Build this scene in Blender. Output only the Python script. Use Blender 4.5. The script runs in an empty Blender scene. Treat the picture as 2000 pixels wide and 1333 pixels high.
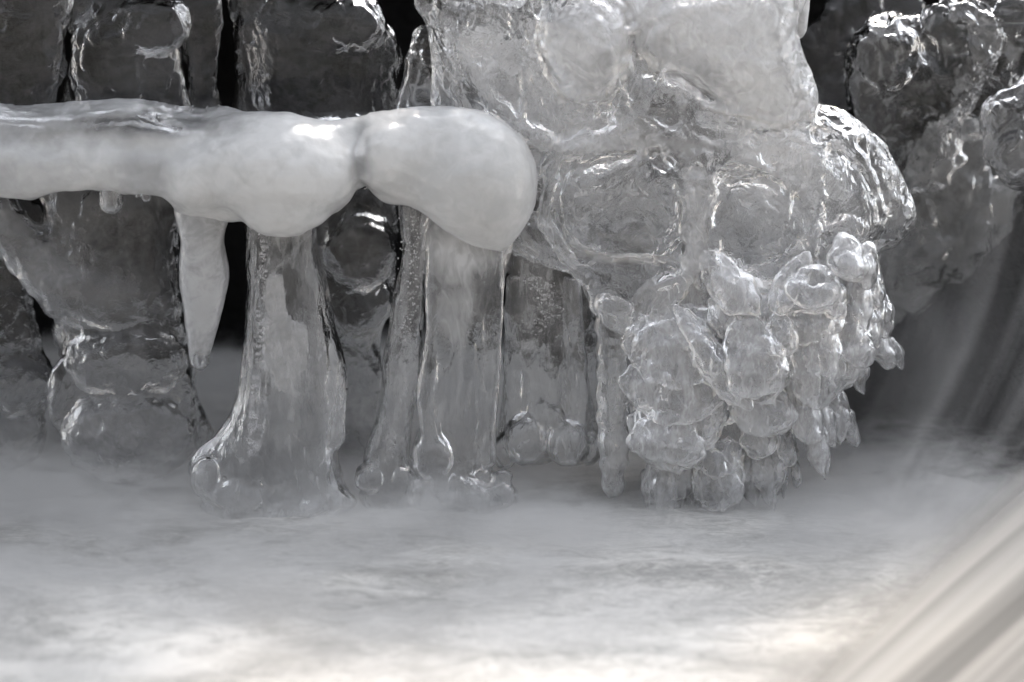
import bpy, math, random
import numpy as np
from mathutils import Vector

random.seed(7)
RNG = np.random.default_rng(7)
SC = bpy.context.scene
COL = SC.collection
R = math.radians

# ------------------------------------------------------------------ camera
S = 0.0005                      # metres per photo pixel on the plane y = 0
DIST, PITCH = 2.5, R(15)
CENTRE = np.array([0.0, 0.0, 0.165])
FWD = np.array([0.0, math.cos(PITCH), -math.sin(PITCH)])
UPV = np.array([0.0, math.sin(PITCH), math.cos(PITCH)])
EYE = CENTRE - FWD * DIST
cam_d = bpy.data.cameras.new('camera')
cam = bpy.data.objects.new('camera', cam_d)
COL.objects.link(cam)
cam.location = EYE
cam.rotation_euler = (math.pi / 2 - PITCH, 0, 0)
cam_d.sensor_width = 36
cam_d.lens = 36 * DIST / (2000 * S)
cam_d.clip_start, cam_d.clip_end = 0.05, 200
cam_d.dof.use_dof = True
cam_d.dof.focus_distance = DIST - 0.02
cam_d.dof.aperture_fstop = 2.2
SC.camera = cam

# ------------------------------------------------------------------ light
SUN_EL, SUN_AZ = R(50), R(12)   # sun stands behind the rock face
world = bpy.data.worlds.new('World')
SC.world = world
world.use_nodes = True
wn, wl = world.node_tree.nodes, world.node_tree.links
wn.clear()
sky = wn.new('ShaderNodeTexSky')
sky.sky_type = 'NISHITA'
sky.sun_disc = False
sky.sun_elevation, sky.sun_rotation = SUN_EL, SUN_AZ
sky.air_density, sky.dust_density = 1.0, 4.0
hsv = wn.new('ShaderNodeHueSaturation')
hsv.inputs['Saturation'].default_value = 0.22
bgn = wn.new('ShaderNodeBackground')
bgn.inputs['Strength'].default_value = 0.14
wo = wn.new('ShaderNodeOutputWorld')
wl.new(sky.outputs[0], hsv.inputs['Color'])
wl.new(hsv.outputs[0], bgn.inputs['Color'])
wl.new(bgn.outputs[0], wo.inputs['Surface'])

sun_d = bpy.data.lights.new('sun', 'SUN')
sun_d.energy = 0.75
sun_d.angle = R(10)
sun_d.color = (1.0, 0.81, 0.60)
sun = bpy.data.objects.new('sun', sun_d)
COL.objects.link(sun)
sdir = Vector((math.sin(SUN_AZ) * math.cos(SUN_EL), math.cos(SUN_AZ) * math.cos(SUN_EL), math.sin(SUN_EL)))
sun.rotation_euler = sdir.to_track_quat('Z', 'Y').to_euler()

vs = SC.view_settings
vs.view_transform, vs.look, vs.gamma, vs.exposure = 'Standard', 'None', 1.0, 2.05
cy = SC.cycles
cy.max_bounces, cy.transmission_bounces, cy.transparent_max_bounces = 16, 14, 12
cy.glossy_bounces, cy.diffuse_bounces, cy.volume_bounces = 4, 4, 2
cy.use_denoising = True
cy.sample_clamp_indirect = 6.0
cy.blur_glossy = 0.3
cy.caustics_reflective = True
cy.caustics_refractive = True


# ------------------------------------------------------------------ maths
def W(u, v, d, w=0.0):
    """photo pixel (u, v) on the upright plane y = d, then w pixels deeper -> world points"""
    u, v, w = (np.asarray(a, dtype=np.float64) for a in (u, v, w))
    rx = (u - 1000) * S / DIST
    rz = (666.5 - v) * S / DIST
    dy = FWD[1] + rz * UPV[1]
    dz = FWD[2] + rz * UPV[2]
    t = (d - EYE[1]) / dy
    x, y, z = EYE[0] + rx * t, d + w * S, EYE[2] + dz * t
    return np.stack(np.broadcast_arrays(x, y, z), -1)


_perm = RNG.permutation(256)
_perm = np.concatenate([_perm, _perm, _perm])
_grad = RNG.normal(size=(256, 3))
_grad /= np.linalg.norm(_grad, axis=1)[:, None]


def perlin(p):
    i = np.floor(p).astype(np.int64)
    f = p - i
    i &= 255
    q = f * f * f * (f * (f * 6 - 15) + 10)
    out = 0
    for a in (0, 1):
        for b in (0, 1):
            for c in (0, 1):
                g = _grad[_perm[_perm[_perm[(i[:, 0] + a) & 255] + ((i[:, 1] + b) & 255)] + ((i[:, 2] + c) & 255)] & 255]
                d = f - np.array([a, b, c])
                wt = ((q[:, 0] if a else 1 - q[:, 0]) * (q[:, 1] if b else 1 - q[:, 1]) * (q[:, 2] if c else 1 - q[:, 2]))
                out = out + wt * (g * d).sum(1)
    return out * 1.4


def fbm(p, octv=3):
    s, a, tot = 0, 1.0, 0
    for _ in range(octv):
        s = s + a * perlin(p)
        tot += a
        p = p * 2.03 + 17.3
        a *= 0.5
    return s / tot


def ridge(p):
    return 1 - np.abs(perlin(p)) * 2.2


def spline(pts, n=8):
    p = np.array(pts, float)
    a, b, c, d = np.roll(p, 1, 0), p, np.roll(p, -1, 0), np.roll(p, -2, 0)
    out = []
    for t in np.linspace(0, 1, n, endpoint=False):
        out.append(0.5 * ((2 * b) + (c - a) * t + (2 * a - 5 * b + 4 * c - d) * t * t + (3 * b - a - 3 * c + d) * t ** 3))
    return np.stack(out, 1).reshape(-1, 2)


def poly_dist(poly, U, V):
    """signed distance, positive inside"""
    best = np.full(U.shape, 1e9)
    ins = np.zeros(U.shape, bool)
    a, b = poly, np.roll(poly, -1, 0)
    for (x1, y1), (x2, y2) in zip(a, b):
        dx, dy = x2 - x1, y2 - y1
        L = dx * dx + dy * dy + 1e-9
        t = np.clip(((U - x1) * dx + (V - y1) * dy) / L, 0, 1)
        best = np.minimum(best, (U - x1 - t * dx) ** 2 + (V - y1 - t * dy) ** 2)
        if y1 != y2:
            c = ((y1 > V) != (y2 > V)) & (U < dx * (V - y1) / dy + x1)
            ins ^= c
    d = np.sqrt(best)
    return np.where(ins, d, -d)


def blur2(a, n=1):
    for _ in range(n):
        p = np.pad(a, 1, mode='edge')
        a = (p[:-2, 1:-1] + p[2:, 1:-1] + p[1:-1, :-2] + p[1:-1, 2:] + 2 * p[1:-1, 1:-1]) / 6
    return a


def poisson(mask, h):
    if min(mask.shape) > 20:
        c = poisson(mask[::2, ::2], h * 2)
        x = np.repeat(np.repeat(c, 2, 0), 2, 1)[:mask.shape[0], :mask.shape[1]]
        it = 50
    else:
        x, it = np.zeros(mask.shape), 160
    m = mask.astype(float)
    x = x * m
    for _ in range(it):
        p = np.pad(x, 1)
        x = (p[:-2, 1:-1] + p[2:, 1:-1] + p[1:-1, :-2] + p[1:-1, 2:] + h * h) * 0.25 * m
    return x


def smin(a, b, k):
    hh = np.clip(0.5 + 0.5 * (b - a) / k, 0, 1)
    return b * (1 - hh) + a * hh - k * hh * (1 - hh)


class Field:
    """implicit solid in photo-pixel units: u right, v down, w away from the camera"""

    def __init__(self, box, h):
        (u0, u1), (v0, v1), (w0, w1) = box
        self.h = h
        self.u = np.arange(u0, u1 + h, h, dtype=np.float32)
        self.v = np.arange(v0, v1 + h, h, dtype=np.float32)
        self.w = np.arange(w0, w1 + h, h, dtype=np.float32)
        self.F = np.full((len(self.u), len(self.v), len(self.w)), 1e3, np.float32)

    def _join(self, f, k, sub):
        f = f.astype(np.float32)
        if sub:
            self.F = -smin(-self.F, f, k) if k > 0 else np.maximum(self.F, -f)
        else:
            self.F = smin(self.F, f, k) if k > 0 else np.minimum(self.F, f)

    def poly(self, pts, k=0, w0=0.0, front=1.0, back=1.0, smooth=True, tmax=None, sub=False, lean=0.0):
        P = spline(pts) if smooth else np.array(pts, float)
        U, V = np.meshgrid(self.u, self.v, indexing='ij')
        d = poly_dist(P, U, V)
        h2 = 2 * poisson(d > 0, self.h)
        ok = d > 1.6 * self.h
        g = np.where(ok, h2 / np.maximum(d, 1), 0)
        wt = ok.astype(float)
        gb, wb = blur2(g, 10), blur2(wt, 10)
        mean = g[ok].mean() if ok.any() else 10.0
        ge = np.where(wb > 1e-3, gb / np.maximum(wb, 1e-3), mean)
        phi = np.where(ok, h2, ge * d)
        if tmax:
            pos = np.maximum(phi, 0)
            phi = np.where(phi > 0, tmax * tmax * (1 - np.exp(-pos / tmax ** 2)), phi)
        ww = self.w[None, None, :] - (w0 + lean * (V - V.mean()))[:, :, None]
        kk = np.where(ww < 0, front, back)
        f = (ww / kk) ** 2 - phi[:, :, None]
        gu, gv, gw = np.gradient(f.astype(np.float32), self.h)
        gm = np.sqrt(gu * gu + gv * gv + gw * gw)
        f = f / np.maximum(gm, 8.0)
        self._join(f, k, sub)
        return self

    def blob(self, c, r, k=0, rot=0.0, sub=False, tilt=0.0):
        u, v, w = self.u[:, None, None] - c[0], self.v[None, :, None] - c[1], self.w[None, None, :] - (c[2] if len(c) > 2 else 0)
        if rot:
            cs, sn = math.cos(R(rot)), math.sin(R(rot))
            u, v = u * cs + v * sn, -u * sn + v * cs
        if tilt:
            cs, sn = math.cos(R(tilt)), math.sin(R(tilt))
            v, w = v * cs + w * sn, -v * sn + w * cs
        k0 = np.sqrt((u / r[0]) ** 2 + (v / r[1]) ** 2 + (w / r[2]) ** 2)
        k1 = np.sqrt((u / r[0] ** 2) ** 2 + (v / r[1] ** 2) ** 2 + (w / r[2] ** 2) ** 2)
        self._join(k0 * (k0 - 1) / np.maximum(k1, 1e-5), k, sub)
        return self

    def rope(self, pts, k=0, sub=False):
        """chain of tapered capsules: (u, v, w, radius)"""
        f = None
        for a, b in zip(pts[:-1], pts[1:]):
            a, b = np.array(a, float), np.array(b, float)
            ab = b[:3] - a[:3]
            pu, pv, pw = self.u[:, None, None] - a[0], self.v[None, :, None] - a[1], self.w[None, None, :] - a[2]
            t = np.clip((pu * ab[0] + pv * ab[1] + pw * ab[2]) / (ab @ ab + 1e-6), 0, 1)
            q = np.sqrt((pu - t * ab[0]) ** 2 + (pv - t * ab[1]) ** 2 + (pw - t * ab[2]) ** 2) - (a[3] + (b[3] - a[3]) * t)
            f = q if f is None else np.minimum(f, q)
        self._join(f, k, sub)
        return self

    def front(self, u, v):
        i = int(np.clip(round((u - self.u[0]) / self.h), 0, len(self.u) - 1))
        j = int(np.clip(round((v - self.v[0]) / self.h), 0, len(self.v) - 1))
        k = np.nonzero(self.F[i, j] < 0)[0]
        return None if len(k) == 0 else float(self.w[k[0]])

    def streams(self, lobes, n, seed, r=(7, 12), k=7, span=(40, 130), qq=(1.02, 1.5)):
        """rivulets of refrozen melt that run round the lobes, lying on the surface"""
        g = np.random.default_rng(seed)
        lines = []
        for _ in range(n):
            u, v, ru, rv = lobes[g.integers(len(lobes))]
            q, a0, da, rad = g.uniform(*qq), g.uniform(0, 360), g.uniform(*span) * g.choice((-1, 1)), g.uniform(*r)
            line, dq = [], g.uniform(-0.25, 0.25)
            for t in np.linspace(0, 1, 6):
                a = R(a0 + da * t)
                uu, vv = u + ru * (q + dq * t) * math.cos(a), v + rv * (q + dq * t) * math.sin(a)
                w = self.front(uu, vv)
                if w is None:
                    break
                line.append((uu, vv, w + rad * 0.35, rad * (0.35 + 0.65 * math.sin(math.pi * min(max(t, 0.06), 0.94)))))
            if len(line) > 2:
                lines.append(line)
        for line in lines:
            a = np.array(line)
            lo, hi = a[:, :3].min(0) - 40, a[:, :3].max(0) + 40
            iu, iv, iw = (slice(*np.clip(np.searchsorted(x, (l, h)), 0, len(x))) for x, l, h in zip((self.u, self.v, self.w), lo, hi))
            sub = Field.__new__(Field)
            sub.h, sub.u, sub.v, sub.w, sub.F = self.h, self.u[iu], self.v[iv], self.w[iw], self.F[iu, iv, iw].copy()
            sub.rope(line, k)
            self.F[iu, iv, iw] = sub.F
        return self

    def mesh(self, name, d, noise=(), milk=None):
        F, h = self.F.copy(), self.h
        F[0], F[-1], F[:, 0], F[:, -1], F[:, :, 0], F[:, :, -1] = (np.maximum(x, 0.3) for x in (F[0], F[-1], F[:, 0], F[:, -1], F[:, :, 0], F[:, :, -1]))
        neg = F < 0
        n0, n1, n2 = (x - 1 for x in F.shape)
        cnt = np.zeros((n0, n1, n2), np.int8)
        for a in (0, 1):
            for b in (0, 1):
                for c in (0, 1):
                    cnt += neg[a:n0 + a, b:n1 + b, c:n2 + c]
        act = (cnt > 0) & (cnt < 8)
        I, J, K = np.nonzero(act)
        N = len(I)
        idx = np.full(act.shape, -1, np.int32)
        idx[I, J, K] = np.arange(N)
        val = {(a, b, c): F[I + a, J + b, K + c] for a in (0, 1) for b in (0, 1) for c in (0, 1)}
        acc, num = np.zeros((N, 3)), np.zeros(N)
        keys = list(val)
        for x in keys:
            for ax in range(3):
                if x[ax] == 0:
                    y = tuple(1 if q == ax else x[q] for q in range(3))
                    s = (val[x] < 0) != (val[y] < 0)
                    den = val[x] - val[y]
                    t = np.where(s, val[x] / np.where(np.abs(den) < 1e-9, 1, den), 0)
                    pt = np.tile(np.array(x, float), (N, 1))
                    pt[:, ax] = t
                    acc += pt * s[:, None]
                    num += s
        P = acc / num[:, None] + np.stack([I, J, K], 1)
        P = P * h + np.array([self.u[0], self.v[0], self.w[0]])
        quads = []
        for ax in range(3):
            o = [q for q in range(3) if q != ax]
            sl_a = [slice(None)] * 3
            sl_b = [slice(None)] * 3
            sl_a[ax], sl_b[ax] = slice(0, -1), slice(1, None)
            A, B = neg[tuple(sl_a)], neg[tuple(sl_b)]
            ch = np.argwhere(A != B)
            ok = (ch[:, o[0]] > 0) & (ch[:, o[1]] > 0) & (ch[:, o[0]] < F.shape[o[0]] - 1) & (ch[:, o[1]] < F.shape[o[1]] - 1)
            ch = ch[ok]
            flip = A[tuple(ch.T)]
            cs = []
            for da, db in ((-1, -1), (0, -1), (0, 0), (-1, 0)):
                q = ch.copy()
                q[:, o[0]] += da
                q[:, o[1]] += db
                cs.append(idx[tuple(q.T)])
            Q = np.stack(cs, 1)
            if ax == 1:
                flip = ~flip
            Q[~flip] = Q[~flip][:, ::-1]
            quads.append(Q)
        Q = np.concatenate(quads)
        # mirror of v makes pixel space left handed, so reverse
        Q = Q[:, ::-1]
        return finish(name, P, Q, d, noise, milk)


def to_mesh(name, verts, quads):
    me = bpy.data.meshes.new(name)
    n, m, k = len(verts), len(quads), quads.shape[1]
    me.vertices.add(n)
    me.vertices.foreach_set('co', np.ascontiguousarray(verts, np.float32).ravel())
    me.loops.add(m * k)
    me.loops.foreach_set('vertex_index', np.ascontiguousarray(quads, np.int32).ravel())
    me.polygons.add(m)
    me.polygons.foreach_set('loop_start', np.arange(0, m * k, k, dtype=np.int32))
    me.polygons.foreach_set('use_smooth', np.ones(m, bool))
    me.update(calc_edges=True)
    return me


def normals(P, Q):
    a = P[Q[:, 2]] - P[Q[:, 0]]
    b = P[Q[:, 3]] - P[Q[:, 1]]
    fn = np.cross(a, b)
    N = np.zeros_like(P)
    for c in range(4):
        for ax in range(3):
            N[:, ax] += np.bincount(Q[:, c], fn[:, ax], len(P))
    return N / np.maximum(np.linalg.norm(N, axis=1), 1e-9)[:, None]


def finish(name, P, Q, d, noise, milk=None):
    # relax once, then displace by noise in pixel units, then carry into the world
    if len(noise):
        N = normals(P, Q)
        # P is left handed: outward normal is -N after the reversal
        cen = np.zeros(len(P))
        for nz in noise:
            kind, sc, amp = nz[:3]
            st = np.array(nz[3] if len(nz) > 3 else (1, 1, 1), float)
            p = P / sc * st + (nz[4] if len(nz) > 4 else 3.7) if kind != 'lobes' else None
            if kind == 'fbm':
                cen += amp * fbm(p, 3)
            elif kind == 'ridge':
                wp = p + 0.6 * np.stack([perlin(p * 0.7 + 5), perlin(p * 0.7 + 9), perlin(p * 0.7 + 13)], 1)
                cen += amp * (ridge(wp) - 0.5)
            elif kind == 'cell':
                cen += amp * np.abs(perlin(p)) * 2
            elif kind == 'lobes':
                for (u, v, ru, rv) in sc:
                    wq = 0.16 * fbm(P / 60 + u, 2)
                    q = np.sqrt(((P[:, 0] - u) / ru) ** 2 + ((P[:, 1] - v) / rv) ** 2) + wq
                    fall = np.exp(-((q - 1.12) / 0.24) ** 2)
                    cen += amp * fall * np.sin(q * 46 + 3 * wq) * (P[:, 2] < 20)
            elif kind == 'ring':
                cen += amp * np.sin(p[:, 1] * 6.28 + 1.5 * perlin(p * 0.6))
        P = P - N * cen[:, None]
    Wp = W(P[:, 0], P[:, 1], d, P[:, 2])
    me = to_mesh(name, Wp, Q)
    if milk is not None:
        at = me.attributes.new('milk', 'FLOAT', 'POINT')
        at.data.foreach_set('value', np.ascontiguousarray(milk(P), np.float32))
    return me


def spots(*sp):
    """milkiness frozen into the ice: (u, v, radius u, radius v, amount)"""
    def fn(P):
        o = np.zeros(len(P))
        wob = fbm(P / 45 + 31, 3)
        for u, v, ru, rv, a in sp:
            q = np.sqrt(((P[:, 0] - u) / ru) ** 2 + ((P[:, 1] - v) / rv) ** 2) + 0.35 * wob
            o += a * np.clip(1.5 - q * 1.25, 0, 1)
        return o
    return fn


# ------------------------------------------------------------------ scene graph helpers
def obj(name, me, m, parent=None):
    o = bpy.data.objects.new(name, me)
    COL.objects.link(o)
    if m is not None:
        me.materials.clear()
        me.materials.append(m)
    if parent is not None:
        o.parent = parent
        b = parent.location
        if parent.type == 'EMPTY':
            me.transform(__import__('mathutils').Matrix.Translation(-b))
    return o


def tag(o, label, cat, group=None):
    o['label'] = label
    o['category'] = cat
    o['kind'] = 'thing'
    if group:
        o['group'] = group
    return o


def thing(name, label, cat, base, group=None):
    o = bpy.data.objects.new(name, None)
    COL.objects.link(o)
    o.location = Vector([float(x) for x in base])
    o.empty_display_size = 0.03
    return tag(o, label, cat, group)


def struct(o):
    o['kind'] = 'structure'
    return o


# ------------------------------------------------------------------ materials
class NT:
    def __init__(self, name):
        self.m = bpy.data.materials.new(name)
        self.m.use_nodes = True
        self.t = self.m.node_tree
        self.t.nodes.clear()
        self.out = self.t.nodes.new('ShaderNodeOutputMaterial')

    def n(self, typ, ins=None, **kw):
        nd = self.t.nodes.new(typ)
        for k, v in kw.items():
            setattr(nd, k, v)
        for k, v in (ins or {}).items():
            sk = nd.inputs[k]
            if isinstance(v, bpy.types.NodeSocket):
                self.t.links.new(v, sk)
            else:
                sk.default_value = v
        return nd

    def link(self, a, b):
        self.t.links.new(a, b)

    def pos(self, scale=(1, 1, 1), rot=(0, 0, 0), loc=(0, 0, 0)):
        g = self.n('ShaderNodeNewGeometry')
        mp = self.n('ShaderNodeMapping', {'Vector': g.outputs['Position'], 'Scale': scale, 'Rotation': rot, 'Location': loc})
        return mp.outputs[0]

    def noise(self, vec, scale, detail=4, rough=0.55, dist=0.0, typ='FBM'):
        nd = self.n('ShaderNodeTexNoise', {'Vector': vec, 'Scale': scale, 'Detail': detail, 'Roughness': rough, 'Distortion': dist})
        nd.noise_type = typ
        return nd.outputs['Fac']

    def ramp(self, fac, a, b, lo=0.0, hi=1.0):
        nd = self.n('ShaderNodeMapRange', {'Value': fac, 'From Min': a, 'From Max': b, 'To Min': lo, 'To Max': hi})
        nd.interpolation_type = 'SMOOTHSTEP'
        return nd.outputs[0]

    def math(self, op, a, b):
        return self.n('ShaderNodeMath', {0: a, 1: b}, operation=op).outputs[0]

    def mixc(self, fac, a, b):
        nd = self.n('ShaderNodeMix', data_type='RGBA')
        for sk, v in ((0, fac), (6, a), (7, b)):
            if isinstance(v, bpy.types.NodeSocket):
                self.link(v, nd.inputs[sk])
            else:
                nd.inputs[sk].default_value = v
        return nd.outputs[2]

    def mixs(self, fac, a, b):
        nd = self.n('ShaderNodeMixShader')
        if isinstance(fac, bpy.types.NodeSocket):
            self.link(fac, nd.inputs[0])
        else:
            nd.inputs[0].default_value = fac
        self.link(a, nd.inputs[1])
        self.link(b, nd.inputs[2])
        return nd.outputs[0]


def ice(name, lo=0.1, hi=0.6, milk=(0.72, 0.75, 0.79), rough=0.03, bump=0.5, cs=14, sss=0.0, stretch=(1, 1, 1),
        fine=1.0, edge=(0.42, 0.62), frost=0.0, vein=0.0, swirl=0.0, mottle=0.14):
    """clear ice (lo) shading into milky ice (hi) by a cloud pattern inside the ice"""
    t = NT(name)
    p = t.pos(stretch)
    p1 = t.pos()
    c1 = t.noise(p, cs, 5, 0.6, 0.7)
    c2 = t.noise(p, cs * 5.5, 4, 0.6, 1.2)
    mixn = t.math('ADD', t.math('MULTIPLY', c1, 0.7), t.math('MULTIPLY', c2, 0.3))
    cloud = t.ramp(mixn, edge[0], edge[1], lo, hi)
    mk = t.n('ShaderNodeAttribute', attribute_name='milk').outputs['Fac']
    mk = t.math('MULTIPLY', mk, t.ramp(mixn, 0.25, 0.6, 0.75, 1.1))
    cloud = t.n('ShaderNodeClamp', {'Value': t.math('ADD', cloud, mk), 'Min': 0.0, 'Max': 0.97}).outputs[0]
    flow = t.pos((stretch[0], stretch[1] * 0.8, stretch[2] * 0.8), (0, 0.5, 0))
    rg = t.math('ABSOLUTE', t.math('SUBTRACT', t.noise(flow, cs * 1.3, 2, 0.45, 1.6), 0.5), 0)
    rg2 = t.math('ABSOLUTE', t.math('SUBTRACT', t.noise(flow, cs * 4.0, 2, 0.45, 1.2), 0.5), 0)
    if vein:
        cloud = t.n('ShaderNodeClamp', {'Value': t.math('ADD', cloud, t.ramp(t.math('ADD', t.math('MULTIPLY', rg, 0.7), t.math('MULTIPLY', rg2, 0.3)), 0.045, 0.0, 0.0, vein)), 'Min': 0.0, 'Max': 0.97}).outputs[0]
    # fine relief: meltwater ripples, small pits
    b1 = t.noise(p, 55, 3, 0.55, 0.8)
    b2 = t.noise(p, 190, 3, 0.6, 1.0)
    b3 = t.noise(p1, 700, 2, 0.6, 0.3)
    bs = t.math('ADD', t.math('MULTIPLY', b1, 0.008), t.math('ADD', t.math('MULTIPLY', b2, 0.0022 * fine), t.math('MULTIPLY', b3, 0.0003 * fine)))
    if swirl:
        bs = t.math('ADD', bs, t.math('ADD', t.math('MULTIPLY', t.math('MINIMUM', rg, 0.12), 0.05 * swirl), t.math('MULTIPLY', t.math('MINIMUM', rg2, 0.12), 0.014 * swirl)))
    bmp = t.n('ShaderNodeBump', {'Height': bs, 'Strength': t.math('MULTIPLY', t.math('SUBTRACT', 1.0, t.math('MULTIPLY', cloud, 0.6)), bump), 'Distance': 1.0})
    nrm = bmp.outputs[0]
    glass = t.n('ShaderNodeBsdfPrincipled', {'Base Color': (0.985, 0.99, 1, 1), 'Roughness': rough, 'IOR': 1.31,
                                             'Transmission Weight': 1.0, 'Normal': nrm})
    col = t.mixc(t.noise(p, 26, 4, 0.6, 0.4), tuple(x * (1 - mottle) for x in milk) + (1,), tuple(min(1, x * (1 + mottle)) for x in milk) + (1,))
    if sss > 0:
        md = t.n('ShaderNodeBsdfPrincipled', {'Base Color': col, 'Roughness': 0.16 + frost, 'IOR': 1.31,
                                              'Subsurface Weight': sss, 'Subsurface Radius': (1.0, 1.0, 1.0), 'Subsurface Scale': 0.012,
                                              'Normal': nrm}).outputs[0]
    else:
        df = t.n('ShaderNodeBsdfDiffuse', {'Color': col}).outputs[0]
        tr = t.n('ShaderNodeBsdfTranslucent', {'Color': col}).outputs[0]
        dd = t.mixs(0.45, df, tr)
        gl = t.n('ShaderNodeBsdfGlossy', {'Roughness': 0.12 + frost, 'Normal': nrm}).outputs[0]
        fr = t.n('ShaderNodeFresnel', {'IOR': 1.31, 'Normal': nrm}).outputs[0]
        md = t.mixs(fr, dd, gl)
    t.link(t.mixs(cloud, glass.outputs[0], md), t.out.inputs['Surface'])
    return t.m


M_CAP = ice('white_ice', 0.72, 0.92, (0.555, 0.56, 0.565), 0.10, 0.17, 8, sss=0.95, fine=0.9, mottle=0.03, frost=0.08)
M_MILKY = ice('milky_ice', 0.50, 0.80, (0.46, 0.465, 0.475), 0.12, 0.22, 12, sss=0.8, fine=0.7, mottle=0.08)
M_DOME = ice('dome_ice', 0.0, 0.15, (0.54, 0.545, 0.555), 0.006, 0.5, 11, fine=0.6, sss=0.8, vein=0.3, swirl=0.8, mottle=0.06)
M_CORE = ice('core_ice', 0.0, 1.0, (0.82, 0.825, 0.835), 0.03, 0.8, 13, swirl=0.8, mottle=0.1, vein=0.4, edge=(0.45, 0.53))
M_CLEAR = ice('clear_ice', 0.05, 0.30, (0.68, 0.685, 0.695), 0.006, 0.42, 14, stretch=(1, 1, 0.45), vein=0.22, swirl=0.4)
M_SCALE = ice('scale_ice', 0.07, 0.32, (0.62, 0.625, 0.635), 0.012, 0.22, 20, stretch=(1.4, 1.4, 0.6), vein=0.12, swirl=0.15, sss=0.8, fine=0.6)
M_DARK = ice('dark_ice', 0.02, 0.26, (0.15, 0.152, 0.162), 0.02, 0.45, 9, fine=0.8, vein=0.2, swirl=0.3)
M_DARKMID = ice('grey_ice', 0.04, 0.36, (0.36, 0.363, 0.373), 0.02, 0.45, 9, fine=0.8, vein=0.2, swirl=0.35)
M_GLASSY = ice('glassy_ice', 0.0, 0.10, (0.45, 0.455, 0.465), 0.006, 0.45, 10, fine=0.4, vein=0.3, swirl=0.9)
M_FROST = ice('frosted_ice', 0.12, 0.50, (0.40, 0.405, 0.41), 0.05, 0.4, 14, frost=0.1, vein=0.2, swirl=0.6)


def m_rock():
    t = NT('wet_dark_rock')
    p = t.pos()
    c = t.mixc(t.noise(p, 9, 6, 0.6), (0.0008, 0.0008, 0.001, 1), (0.005, 0.0046, 0.0046, 1))
    b = t.n('ShaderNodeBump', {'Height': t.noise(p, 25, 6, 0.65), 'Strength': 0.7, 'Distance': 0.02})
    s = t.n('ShaderNodeBsdfPrincipled', {'Base Color': c, 'Roughness': 0.6, 'Specular IOR Level': 0.08, 'Normal': b.outputs[0]})
    t.link(s.outputs[0], t.out.inputs['Surface'])
    return t.m


M_ROCK = m_rock()


def m_water():
    t = NT('churning_white_water')
    p = t.pos((0.55, 1.0, 1))
    w1 = t.noise(p, 7, 5, 0.55, 0.8)
    w2 = t.noise(t.pos((0.7, 1.2, 1), (0, 0, 0.25)), 34, 7, 0.72, 2.2)
    w3 = t.noise(t.pos((0.6, 1.2, 1), (0, 0, -0.3)), 120, 6, 0.75, 3.5)
    f = t.math('ADD', t.math('MULTIPLY', w1, 0.4), t.math('ADD', t.math('MULTIPLY', w2, 0.34), t.math('MULTIPLY', w3, 0.26)))
    foam = t.ramp(f, 0.40, 0.60)
    col = t.mixc(foam, (0.20, 0.198, 0.19, 1), (0.60, 0.588, 0.565, 1))
    bmp = t.n('ShaderNodeBump', {'Height': f, 'Strength': 0.15, 'Distance': 0.03})
    s = t.n('ShaderNodeBsdfPrincipled', {'Base Color': col, 'Roughness': 0.6, 'IOR': 1.33, 'Normal': bmp.outputs[0],
                                         'Subsurface Weight': 0.0, 'Specular IOR Level': 0.3})
    t.link(s.outputs[0], t.out.inputs['Surface'])
    return t.m


M_WATER = m_water()


def m_chute():
    """falling water: foam streaks along the flow (the V of the sheet's own UV runs down it)"""
    t = NT('streaked_falling_water')
    uv = t.n('ShaderNodeUVMap').outputs[0]
    mp = t.n('ShaderNodeMapping', {'Vector': uv, 'Scale': (5, 0.3, 1)}).outputs[0]
    mp2 = t.n('ShaderNodeMapping', {'Vector': uv, 'Scale': (22, 0.4, 1)}).outputs[0]
    a = t.noise(mp, 1.0, 3, 0.5, 0.3)
    b = t.noise(mp2, 1.0, 3, 0.6, 0.2)
    f = t.math('ADD', t.math('MULTIPLY', a, 0.62), t.math('MULTIPLY', b, 0.38))
    foam = t.ramp(f, 0.36, 0.66)
    col = t.mixc(foam, (0.12, 0.118, 0.114, 1), (0.33, 0.322, 0.308, 1))
    s = t.n('ShaderNodeBsdfPrincipled', {'Base Color': col, 'Roughness': 0.8, 'IOR': 1.33, 'Specular IOR Level': 0.1})
    ux = t.n('ShaderNodeSeparateXYZ', {'Vector': uv}).outputs[0]
    vy = t.n('ShaderNodeSeparateXYZ', {'Vector': uv}).outputs[1]
    thin = t.ramp(t.math('ADD', ux, t.math('MULTIPLY', t.math('SUBTRACT', a, 0.5), 0.9)), -0.08, 0.34, 0.0, 0.93)
    thin = t.math('MULTIPLY', thin, t.ramp(t.math('ADD', vy, t.math('MULTIPLY', t.math('SUBTRACT', b, 0.5), 0.3)), 1.12, 0.95))
    t.link(t.mixs(thin, t.n('ShaderNodeBsdfTransparent').outputs[0], s.outputs[0]), t.out.inputs['Surface'])
    return t.m


M_CHUTE = m_chute()


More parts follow.
